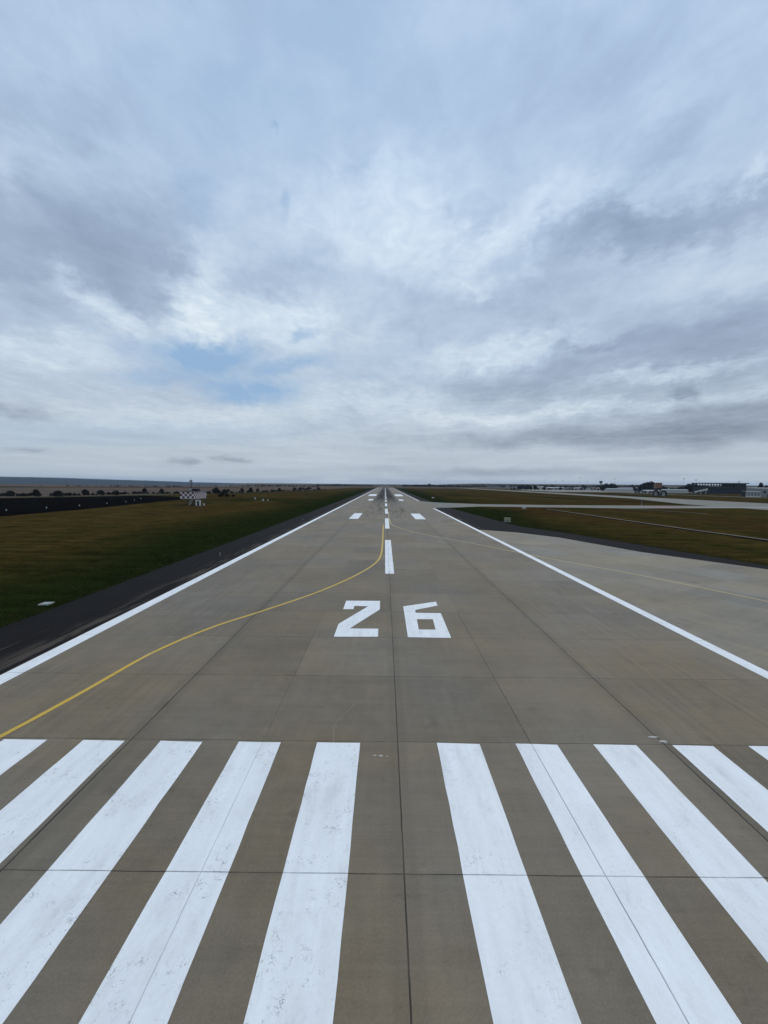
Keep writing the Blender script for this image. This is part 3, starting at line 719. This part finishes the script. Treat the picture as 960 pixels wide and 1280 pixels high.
ROW = [(-270, 284, 2, .9, 'wide low bush-like tree nearest the photo edge in the field-edge row'),
       (-241, 272, 0, 1.05, 'tall round dark tree standing alone, first big one in the field-edge row'),
       (-231, 279, 2, 1.0, 'broad spreading dark tree just after the tall round one in the field-edge row'),
       (-233, 296, 1, .5, 'small thin tree between two broad ones in the field-edge row'),
       (-238, 313, 0, .95, 'round tree at the start of the long bushy clump in the field-edge row'),
       (-229, 318, 2, .95, 'long flat-topped tree in the middle of the bushy clump in the field-edge row'),
       (-220, 322, 2, .85, 'flat low tree ending the bushy clump in the field-edge row'),
       (-231, 340, 1, .75, 'little round tree standing apart after the bushy clump'),
       (-226, 371, 3, 1.0, 'lone upright tree with a bare lower stem before the checkered shelter'),
       (-206, 364, 3, .95, 'upright tree close to the checkered shelter, on its field side'),
       (-163, 381, 0, 1.25, 'largest leafy tree right behind the checkered shelter'),
       (-156, 384, 2, 1.05, 'wide tree leaning against the largest one behind the shelter'),
       (-170, 428, 1, .9, 'second tree beyond the checkered shelter, narrow and dark'),
       (-157, 434, 3, 1.0, 'third tree beyond the checkered shelter, upright'),
       (-155, 455, 0, 1.1, 'round tree in the far part of the field-edge row, before a gap'),
       (-154, 477, 1, .95, 'slim tree next to the far round tree of the field-edge row'),
       (-139, 486, 2, .75, 'low flat tree near the far end of the field-edge row'),
       (-137, 512, 0, .95, 'last round tree at the far end of the field-edge row')]
for x, y, k, s, lab in ROW:
    put_proto(PROTO[k], (x, y, 0), rt.uniform(0, 6), s * .88, lab, G1)
for i in range(160):
    t = i / 159
    P_ = [(-285, 262), (-262, 282), (-240, 300), (-232, 338), (-228, 368), (-206, 372), (-176, 400), (-160, 440), (-150, 500), (-128, 556), (-100, 640)]
    k = t * (len(P_) - 1); j = min(int(k), len(P_) - 2); p = Vector(P_[j]).lerp(Vector(P_[j + 1]), k - j)
    put_proto(SHRUB, (p.x + rt.uniform(-3, 3), p.y + rt.uniform(-3, 3), 0), rt.uniform(0, 6), rt.uniform(.4, 1.1), 'low dark shrub under the trees of the row at the field edge', 'low shrubs along the field edge')
for x, y, s in ((-128, 308, 1.3), (-123, 306, 1.1), (-119, 309, .9)):
    put_proto(SHRUB, (x, y, 0), rt.uniform(0, 6), s, 'rounded shrub in the grass just past the checkered shelter', 'shrubs past the checkered shelter')
for i in range(14):
    put_proto(SHRUB, (rt.uniform(-150, -112), rt.uniform(610, 760), 0), rt.uniform(0, 6), rt.uniform(1.1, 2.0), 'dark scrub clump at the far field edge close to the runway end', 'far scrub clumps')

# tree belt behind the airport apron
G2 = 'trees in the belt behind the white hangars'
for i in range(56):
    px = 752 + 118 * (i + rt.uniform(-.4, .4)) / 56
    Yd = rt.uniform(820, 960); x = -.64 + (px - 481.3) / 495 * Yd
    hh = 12.0 + 3 * math.sin(px * .11) + (3.5 if 795 < px < 816 or px > 858 else 0) - (2 if 822 < px < 845 else 0)
    put_proto(PROTO[rt.choice((0, 0, 1, 3))], (x, Yd, 0), rt.uniform(0, 6), hh / 5 * rt.uniform(.8, 1.05), 'tall dark leafy tree in the belt behind the white hangars', G2)
for i in range(10):
    px = 858 + 24 * i / 10; Yd = rt.uniform(690, 740); x = -.64 + (px - 481.3) / 495 * Yd
    put_proto(PROTO[rt.choice((0, 3))], (x, Yd, 0), rt.uniform(0, 6), rt.uniform(1.7, 2.5), 'dark tree beside the open-sided dark building', 'trees beside the dark building')
for i, (x, y, s, lab) in enumerate(((566, 600, 1.8, 'dark cone-shaped tree rising above the grey sloped-roof building'), (578, 604, 1.45, 'shorter cone-shaped tree at the photo edge behind the grey building'), (582, 590, 1.3, 'smallest cone-shaped tree at the very edge behind the grey building'))):
    put_proto(PROTO[4], (x, y, 0), i, s, lab, 'cone-shaped trees behind the grey building')

def woods(name, spots, label, seed):
    mb = MB(); rnd = random.Random(seed)
    for x, y, z, h, w in spots:
        c = crown_mb(rnd, h, w, 0, 9, 12, w * .11)
        mb.add([(a + x, b + y, d + z) for a, b, d in c.v], c.f)
    o = mb.build(name, M_LEAF); o['kind'] = 'stuff'; o['label'] = label
    return o
def band(px0, px1, Y0, Y1, n, h0, h1, seed, bump=None):
    rnd = random.Random(seed); out = []
    for i in range(n):
        px = px0 + (px1 - px0) * (i + rnd.uniform(-.5, .5)) / n; Yd = rnd.uniform(Y0, Y1); x = -.64 + (px - 481.3) / 495 * Yd
        h = rnd.uniform(h0, h1) * (1 + (.45 * math.exp(-((px - bump) / 5) ** 2) if bump else 0))
        out.append((x, Yd, ground_h(x, Yd) - .5, h, rnd.uniform(1.0, 1.7) * h))
    return out
woods('woods', band(504, 592, 1650, 1900, 80, 6, 10.5, 1, 538), 'dark wood on the horizon past the end of the runway', 1)
woods('woods', band(395, 466, 1650, 1900, 60, 4.5, 8, 2, 424), 'thin dark wood on the horizon beyond the stubble fields', 2)
woods('woods', band(648, 800, 1130, 1330, 210, 7, 12.5, 3), 'hazy dark wood behind the far airport town', 3)
woods('woods', band(592, 660, 1900, 2300, 60, 7, 13, 8), 'faint wood on the rise left of the airport town', 8)
woods('woods', band(0, 230, 880, 980, 110, 2.5, 5, 4), 'dark hedge line across the farmland below the blue hills', 4)
woods('woods', band(230, 400, 1100, 1350, 60, 3, 6, 5), 'faint hedge line across the farmland on the horizon', 5)

# ------------------------------------------------------------------ checkered shelter, mast, markers
sh = thing('checkered_shelter', 'red and white checkered equipment cabin raised on steel legs in the grass', 'equipment cabin', (-94.4, 194, 0))
MB().box((0, 0, 4.75), (6.6, 13.2, 3.3)).build('cabin', M_CHECKR, sh)
MB().extr([(-3.5, 6.403), (3.5, 6.403), (0.4, 6.75)], -6.8, 6.8, 'y').build('roof', M_ROOFD, sh)
MB().box((0, 0, 2.95), (6.9, 13.5, .28)).build('floor_frame', M_STEEL, sh)
for sx in (-1, 1):
    for sy in (-1, 0, 1):
        MB().tube((sx * 3.1, sy * 6.2, -.05), (sx * 3.1, sy * 6.2, 2.85), .11).build('leg', M_STEEL, sh)
br = MB()
for sy in (-6.2, 0): br.tube((-3.1, sy, .2), (3.1, sy, 2.7), .06).tube((3.1, sy, .2), (-3.1, sy, 2.7), .06)
for sx in (-3.1, 3.1): br.tube((sx, -6.2, .2), (sx, 0, 2.7), .05).tube((sx, 0, .2), (sx, 6.2, 2.7), .05)
br.build('brace', M_STEEL, sh)
MB().box((1.0, 0.5, 7.3), (2.6, 3.2, 1.25)).build('roof_unit', M_NAVY, sh)
st = MB()
for i in range(9): st.box((2.2, -6.9 - .28 * i, 2.75 - .3 * i), (1.1, .28, .05))
st.build('stair', M_WHITEP, sh)
sf = thing('gate_frame', 'white portal frame with a dark gate standing in front of the checkered cabin', 'gate', (-88.6, 186.2, 0))
for sx in (-.85, .85): MB().box((sx, 0, 1.1), (.55, .5, 2.3)).build('post', M_WHITEP, sf)
MB().box((0, 0, 2.45), (2.25, .55, .4)).build('lintel', M_WHITEP, sf)
MB().box((0, .05, 1.1), (1.14, .06, 2.0)).build('gate_leaf', M_STEEL, sf)
cb = thing('marker_box', 'small pale cabinet in the grass beside the white portal frame', 'cabinet', (-86.3, 187, 0))
MB().box((0, 0, .55), (.7, .6, 1.0)).build('body', M_WALLW, cb); MB().box((0, 0, 1.08), (.8, .7, .06)).build('lid', M_GALV, cb)
ms = thing('antenna_mast', 'tall thin dark antenna mast rising behind the checkered cabin', 'mast', (-103.2, 210, 0))
lm = MB()
for a in range(3):
    t = a * 2.094; x, y = .42 * math.cos(t), .42 * math.sin(t); x2, y2 = .42 * math.cos(t + 2.094), .42 * math.sin(t + 2.094)
    lm.tube((x, y, -.05), (x * .7, y * .7, 12.4), .06, .05, 5)
    for k in range(12): lm.tube((x, y, k), (x2, y2, k + 1), .025, n=4)
lm.build('lattice', M_STEEL, ms)
for z in (3.6, 7.4, 11.6): MB().box((0, -.55, z), (1.5, .35, .7)).build('antenna', M_GALV if z == 7.4 else M_STEEL, ms)
MB().tube((0, 0, 12.4), (0, 0, 13.3), .035).build('rod', M_STEEL, ms)

def marker(loc, label, group):
    t = thing('marker_post', label, 'marker', loc, 0, group)
    MB().tube((0, 0, -.05), (0, 0, .45), .06).build('post', M_GALV, t)
    MB().tube((0, 0, .3), (0, 0, .8), .26, .10, 8).build('cone', M_GALV, t)
    return t
mk = None
for x, y in ((-137, 142), (-134.8, 156.4), (-134.5, 173), (-137.2, 194), (-138.3, 210), (-147, 231), (-155.6, 251)):
    if mk is None: mk = marker((x, y, 0), 'small pale cone marker on the black ploughed field', 'white markers along the ploughed field')
    else: dup(mk, (x, y, 0))
def box_thing(name, loc, d, label, cat):
    t = thing(name, label, cat, loc)
    MB().box((0, 0, d[2] * .55), (d[0], d[1], d[2] * .8)).build('body', M_WALLW, t)
    MB().box((0, 0, d[2] * .97), (d[0] * 1.1, d[1] * 1.1, d[2] * .06)).build('lid', M_GALV, t)
    MB().box((0, 0, d[2] * .08), (d[0] * 1.2, d[1] * 1.2, d[2] * .2)).build('base', M_SLAB, t)
box_thing('light_unit', (-88.1, 266.7, 0), (.8, .8, 1.2), 'single white light box in the grass, farther of the white boxes past the shelter', 'light box')
box_thing('light_unit', (-75.7, 243.9, 0), (.75, .75, 1.15), 'white light box in the grass with a darker slim twin beside it', 'light box')
box_thing('light_unit', (-73.0, 244.6, 0), (.45, .5, 1.15), 'slim grey-white box standing right beside the nearer white light box', 'light box')
pad = thing('pit_cover', 'flat pale concrete pit cover in the grass beside the asphalt shoulder', 'cover', (-30.9, 34.75, 0))
MB().box((0, 0, .02), (.9, .8, .12), .1).build('slab', M_COPING2, pad); MB().box((.1, 0, .087), (.55, .5, .012), .1).build('lid', M_GALV, pad)
for x, y, lab in ((-25.3, 58.8, 'runway edge light standing on the dark asphalt shoulder opposite the curving yellow line'), (-25.3, 118.8, 'second smaller-looking runway edge light farther along the dark shoulder')):
    t = thing('edge_light', lab, 'runway light', (x, y, 0))
    MB().tube((0, 0, -.01), (0, 0, .05), .15, .13, 12).build('base', M_STEEL, t)
    MB().tube((0, 0, .05), (0, 0, .30), .03, n=8).build('stem', M_GALV, t)
    MB().tube((0, 0, .30), (0, 0, .36), .075, .085, 10).build('collar', M_STEEL, t)
    MB().tube((0, 0, .36), (0, 0, .48), .075, .035, 10).build('lens', M_WHITEP, t)
def sign(loc, w, h, face, label, rz=0.0):
    t = thing('airfield_sign', label, 'sign', loc, rz)
    MB().box((0, 0, .3 + h / 2), (w, .22, h)).build('housing', M_GALV, t)
    MB().box((0, -.116, .3 + h / 2), (w * .92, .01, h * .84)).build('face', face, t)
    for s in (-.35, .35): MB().box((s * w, 0, .12), (.07, .07, .4)).build('leg', M_GALV, t)
    MB().box((0, 0, .01), (w * 1.1, .7, .06)).build('footing', M_SLAB, t)
sign((64.5, 185.2, 0), 1.9, .75, M_WHITEP, 'small white sign box in the grass just below the cross taxiway')
sign((36.4, 119.2, 0), 1.9, .95, M_SIGNY, 'faded yellowish sign board in the dark grass beside the asphalt corner')
sign((37.2, 312, 0), 1.9, .8, M_WHITEP, 'pale sign box in the brown grass beyond the cross taxiway')
for x, y, h, lab in ((147.6, 228.6, 2.4, 'thin pole light with a dark head beside the red patch on the taxiway'), (150.6, 233.5, 1.9, 'shorter pole light just behind the thin one by the red patch')):
    t = thing('pole_light', lab, 'light', (x, y, 0))
    MB().tube((0, 0, -.02), (0, 0, h), .06).build('pole', M_GALV, t); MB().box((0, 0, h + .1), (.7, .35, .4)).build('head', M_STEEL, t); MB().box((0, 0, .03), (.6, .6, .12)).build('base', M_SLAB, t)

# ------------------------------------------------------------------ airport beyond the taxiways
def arch_hangar(loc, w, h, dep, label, rz):
    t = thing('arched_hangar', label, 'hangar', loc, rz, 'white hangars with dark arched fronts')
    n_ = 14; R1, R2 = w / 2, w / 2 - .55
    pr = [(-R1, 0)] + [(-R1 * math.cos(math.pi * i / n_), h * .35 + (h * .65) * math.sin(math.pi * i / n_)) for i in range(n_ + 1)] + [(R1, 0)]
    pi_ = [(-R2, 0)] + [(-R2 * math.cos(math.pi * i / n_), h * .33 + (h * .65 - .5) * math.sin(math.pi * i / n_)) for i in range(n_ + 1)] + [(R2, 0)]
    k = len(pr); mb = MB(); vs = []
    for y in (0, dep):
        vs += [(a, y, z) for a, z in pr]; vs += [(a, y, z) for a, z in pi_]
    fs = []
    for i in range(k - 1):
        fs += [(i, i + 1, 2 * k + i + 1, 2 * k + i), (k + i, 3 * k + i, 3 * k + i + 1, k + i + 1), (i, k + i, k + i + 1, i + 1), (2 * k + i, 2 * k + i + 1, 3 * k + i + 1, 3 * k + i)]
    mb.add(vs, fs).build('shell', M_ROOFD, t)
    MB().extr(pi_, dep * .25, dep * .25 + .1, 'y').build('end_wall', M_NAVY, t)
    MB().box((0, dep * .25 - .06, h * .36), (w * .5, .08, h * .72)).build('door', M_WALLW, t)
    return t
for x, y, w, h, lab in ((381, 600, 6, 4.8, 'small arched hangar first in its row, next to the long white shed'), (391, 600, 5.4, 4.6, 'second small arched hangar in the row of five'), (384, 573, 6, 4.8, 'middle arched hangar of the row of five'), (325, 477, 6.6, 6.8, 'large near arched hangar below the orange checkered tower'), (322, 459.5, 6.6, 6.6, 'large near arched hangar last in its row beside the second white shed')):
    arch_hangar((x, y, 0), w, h, 9, lab, R(-28))
def shed(loc, L, d, h, label, rz, wall, roof, cat='shed', name='storage_shed', nwin=0, group=None):
    t = thing(name, label, cat, loc, rz, group)
    MB().box((0, 0, h / 2), (L, d, h)).build('wall', wall, t)
    MB().extr([(-d / 2 - .3, h + .004), (d / 2 + .3, h + .004), (d / 2 + .3, h + .15), (0, h + .14 + d * .09), (-d / 2 - .3, h + .15)], -L / 2 - .3, L / 2 + .3).build('roof', roof, t)
    for i in range(nwin):
        MB().box((-L / 2 + L * (i + .5) / nwin, -d / 2 - .02, h * .55), (L / nwin * .45, .06, h * .3)).build('window', M_GLASS, t)
    return t
s1 = shed((482, 664, 0), 38, 12, 5.2, 'long low white shed with a small chimney, beside the last arched hangar', R(-8), M_WALLW, M_GALV)
MB().box((-8, 0, 7.6), (1.2, 1.2, 2.2)).build('chimney', M_WHITEP, s1)
shed((466, 792, 0), 48, 12, 5.2, 'long white shed farther back, before the first small arched hangar', R(-8), M_WALLW, M_GALV)
shed((414, 620, 0), 22, 8, 4.4, 'low white shed linking the middle hangars below the tree belt', R(-8), M_WALLW, M_WHITEP)
shed((543, 850, 0), 104, 24, 6.6, 'long low dark blue hangar in front of the tree belt behind the white sheds', R(-4), M_BLUEW, M_BLUEW, 'hangar', 'blue_hangar', 12)
tw = thing('checkered_tower', 'orange and dark checkered cabin standing on lattice legs above the arched hangars', 'tower', (403, 588, 0), R(-20))
MB().box((0, 0, 12.4), (8.2, 7.4, 7.4)).build('cabin', M_CHECKO, tw); MB().box((0, 0, 16.26), (8.8, 8.0, .3)).build('roof', M_ROOFD, tw)
lg = MB()
for sx in (-1, 1):
    for sy in (-1, 1): MB().tube((sx * 3.6, sy * 3.1, -.1), (sx * 3.2, sy * 2.8, 8.35), .28).build('leg', M_STEEL, tw)
    lg.tube((sx * 3.6, -3.1, .3), (sx * 3.2, 2.8, 8), .12).tube((sx * 3.6, 3.1, .3), (sx * 3.2, -2.8, 8), .12)
for sy in (-1, 1): lg.tube((-3.6, sy * 3.1, .3), (3.2, sy * 2.8, 8), .12).tube((3.6, sy * 3.1, .3), (-3.2, sy * 2.8, 8), .12)
lg.build('brace', M_STEEL, tw)

# dark open-topped building: solid lower storeys, colonnade, flat roof
db = thing('open_sided_building', 'long dark building with an open columned top storey under a flat roof', 'building', (556, 662, 0), R(2))
MB().box((0, 0, 5.5), (70, 24, 11.2)).build('wall', M_NAVY, db)
MB().box((0, 0, 16.9), (74, 28, 1.5)).build('roof', M_ROOFD, db)
for i in range(10): MB().box((-34 + 4.9 * i + rt.uniform(-.5, .5), -11.4, 13.6), (1.0, .9, 5.05)).build('column', M_STEEL, db)
for i in range(10): MB().box((-34 + 4.9 * i, 11.4, 13.6), (.9, .9, 5.05)).build('column', M_STEEL, db)
MB().box((24, 0, 13.62), (21, 23.6, 5.0)).build('plant_room', M_NAVY, db)
for i in range(7): MB().box((-29 + 9.2 * i, -12.05, 4.2), (7.2, .14, 2.2)).build('window', M_BLUEW, db)
MB().box((-8, -12.08, 1.6), (30, .12, 1.4)).build('band', M_BLUEW, db)
for i in range(5): MB().tube((30 + 1.6 * i, -4 + 2 * i, 17.6), (30 + 1.6 * i, -4 + 2 * i, 20 + (i % 3)), .12).build('roof_mast', M_STEEL, db)
rp = thing('boarding_ramp', 'pale covered ramp sloping up towards the dark open-sided building', 'ramp', (478, 602, 0), R(-6))
MB().add([(-9, -1.3, 2.2), (9, -1.3, 5.6), (9, 1.3, 5.6), (-9, 1.3, 2.2), (-9, -1.3, 3.6), (9, -1.3, 8.4), (9, 1.3, 8.4), (-9, 1.3, 3.6)], [(3, 2, 1, 0), (4, 5, 6, 7), (0, 1, 5, 4), (1, 2, 6, 5), (2, 3, 7, 6), (3, 0, 4, 7)]).build('tunnel', M_WALLW, rp)
for x, z in ((-7, 2.5), (0, 3.8), (7, 5.1)): MB().box((x, 0, z / 2), (.6, 1.6, z)).build('leg', M_GALV, rp)
gb = thing('grey_building', 'grey clad building with a pale sloping roof edge at the photo edge', 'building', (445, 470, 0), R(-4))
MB().box((0, 0, 4.9), (22, 14, 9.8)).build('wall', M_GREYW, gb)
MB().extr([(-7.5, 9.804), (7.5, 9.804), (7.5, 10.5), (-7.5, 10.1)], -11.6, 11.6).build('roof', M_WHITEP, gb)
for i in range(4): MB().box((-7.5 + 5 * i, -7.02, 5.5), (2.6, .08, 2.6)).build('window', M_GLASS, gb)
MB().box((2, -7.04, 1.5), (3.2, .1, 3)).build('door', M_STEEL, gb)
ls = thing('louvred_shed', 'pale louvred shed with dark upright slots in front of the grey building', 'shed', (420, 456, 0), R(-4))
MB().box((0, .5, 3.2), (15.6, 6, 6.4)).build('wall', M_NAVY, ls)
fr = MB(); fr.box((0, -2.62, 6.1), (16, .24, .9)); fr.box((0, -2.62, .5), (16, .24, 1.0)).box((-7.8, -2.62, 3.3), (.5, .236, 4.7)).box((7.8, -2.62, 3.3), (.5, .236, 4.7))
fr.build('frame', M_WHITEP, ls)
MB().box((0, .5, 6.5), (16.2, 6.2, .18)).build('roof', M_WHITEP, ls)
for i in range(9): MB().box((-6.2 + 1.55 * i, -2.62, 3.32), (.55, .2, 4.62)).build('louvre', M_WHITEP, ls)

ct = thing('control_tower', 'pale control tower with a dark glazed cab above the far tree line', 'control tower', (705, 1300, 0))
MB().tube((0, 0, -.2), (0, 0, 20.5), 3.6, 3.0, 12).build('shaft', M_WALLW, ct)
MB().tube((0, 0, 20.5), (0, 0, 21.8), 3.2, 5.2, 12).build('collar', M_GREYW, ct)
MB().tube((0, 0, 21.8), (0, 0, 26.0), 4.4, 5.2, 12).build('cab', M_GLASS, ct)
MB().tube((0, 0, 26.0), (0, 0, 26.8), 5.6, 5.2, 12).build('roof', M_ROOFD, ct)
MB().tube((0, 0, 26.8), (0, 0, 30), .15).build('aerial', M_STEEL, ct)

woods('scrub', band(640, 752, 960, 1030, 40, 3, 6, 21), 'dark scrub and low trees in front of the far airport town', 21)
# far airport town: low buildings and lamp masts
walls = [('white', M_WALLW), ('grey', M_GREYW), ('tan', M_TAN)]
def town(px, Yd, L, h, wi, ri, nm=None):
    x = -.64 + (px - 481.3) / 495 * Yd
    wn_, wm = walls[wi]; rf = [M_ROOFD, M_ROOFR, M_WHITEP][ri]; rn = ('dark', 'red-brown', 'pale')[ri]
    shed((x, Yd, 0), L, L * .45, h, nm or f'tiny {wn_} building with a {rn} roof in the far airport town', rt.uniform(-.4, .4), wm, rf, 'building', 'low_building', 0 if L < 18 else 3, f'{wn_} far buildings under {rn} roofs')
town(675, 1080, 15, 8, 0, 2, 'brightest white gabled building in the far airport town')
bpy.data.objects[[o.name for o in COL.objects if o.name.startswith('low_building')][-1]]['group'] = 'bright white building'
for px, Yd, L, h, wi, ri in ((612, 1700, 22, 6, 1, 0), (621, 1620, 26, 6, 1, 0), (634, 1500, 16, 7, 1, 0), (642, 1300, 15, 6, 1, 0), (650, 1350, 22, 7, 2, 1), (656, 1240, 16, 6, 1, 0), (663, 1180, 14, 7, 0, 2), (668, 1360, 24, 8, 1, 0), (684, 1240, 22, 6, 0, 2), (690, 1100, 30, 5, 0, 2), (698, 1080, 26, 5, 0, 2), (702, 1350, 26, 8, 2, 1), (709, 1150, 14, 6, 1, 0), (716, 1060, 12, 6, 0, 0), (722, 1040, 14, 6, 0, 2), (727, 1080, 10, 5, 1, 0), (738, 1150, 22, 7, 1, 0), (744, 1040, 14, 5, 2, 1), (758, 1180, 14, 6, 1, 0), (764, 1050, 30, 7, 1, 0), (778, 1000, 34, 7, 1, 0), (790, 980, 26, 7, 1, 0), (646, 1420, 12, 5, 0, 2), (654, 1330, 10, 5, 2, 1), (660, 1290, 12, 6, 0, 0), (671, 1210, 9, 6, 1, 0), (680, 1190, 11, 5, 0, 2), (687, 1320, 16, 8, 2, 1), (694, 1230, 10, 7, 0, 0), (705, 1200, 12, 6, 0, 2), (713, 1290, 18, 9, 1, 0), (719, 1170, 9, 6, 2, 1), (731, 1260, 14, 8, 0, 2), (735, 1020, 10, 4.5, 0, 0), (741, 1240, 12, 8, 1, 0), (748, 1110, 10, 6, 0, 2), (754, 1010, 9, 5, 2, 1), (770, 1100, 16, 8, 0, 0)):
    town(px, Yd, L, h, wi, ri)
lmp = thing('floodlight_mast', 'thin tall floodlight mast above the far airport town', 'mast', (0, 0, 0), 0, 'floodlight masts over the far airport')
MB().tube((0, 0, -.2), (0, 0, 1), .28, .1, 6).build('pole', M_GALV, lmp); MB().box((0, 0, 1.0), (3.0, .8, .04)).build('lamp_head', M_STEEL, lmp)
for i, (px, h) in enumerate(((652, 24), (681, 27), (694, 24), (703, 26), (724, 34), (733, 24), (767, 32), (853, 26), (868, 24))):
    Yd = 1150 if i < 7 else 760
    loc = (-.64 + (px - 481.3) / 495 * Yd, Yd, 0)
    q = lmp if i == 0 else dup(lmp, loc)
    q.location = loc; q.scale = (1, 1, h)

# ------------------------------------------------------------------ air between here and the hills
hm = bpy.data.materials.new('haze_air'); hm.use_nodes = True
hn = hm.node_tree
for n_ in list(hn.nodes): hn.nodes.remove(n_)
ho = hn.nodes.new('ShaderNodeOutputMaterial'); hv = hn.nodes.new('ShaderNodeVolumePrincipled')
hv.inputs['Color'].default_value = (.66, .80, 1, 1); hv.inputs['Density'].default_value = HAZE
hn.links.new(hv.outputs[0], ho.inputs['Volume'])
ho_ = MB().box((0, 4000, 20), (36000, 36000, 280)).build('haze', hm)
ho_['kind'] = 'stuff'; ho_['label'] = 'thin pale haze over the airfield and hills'
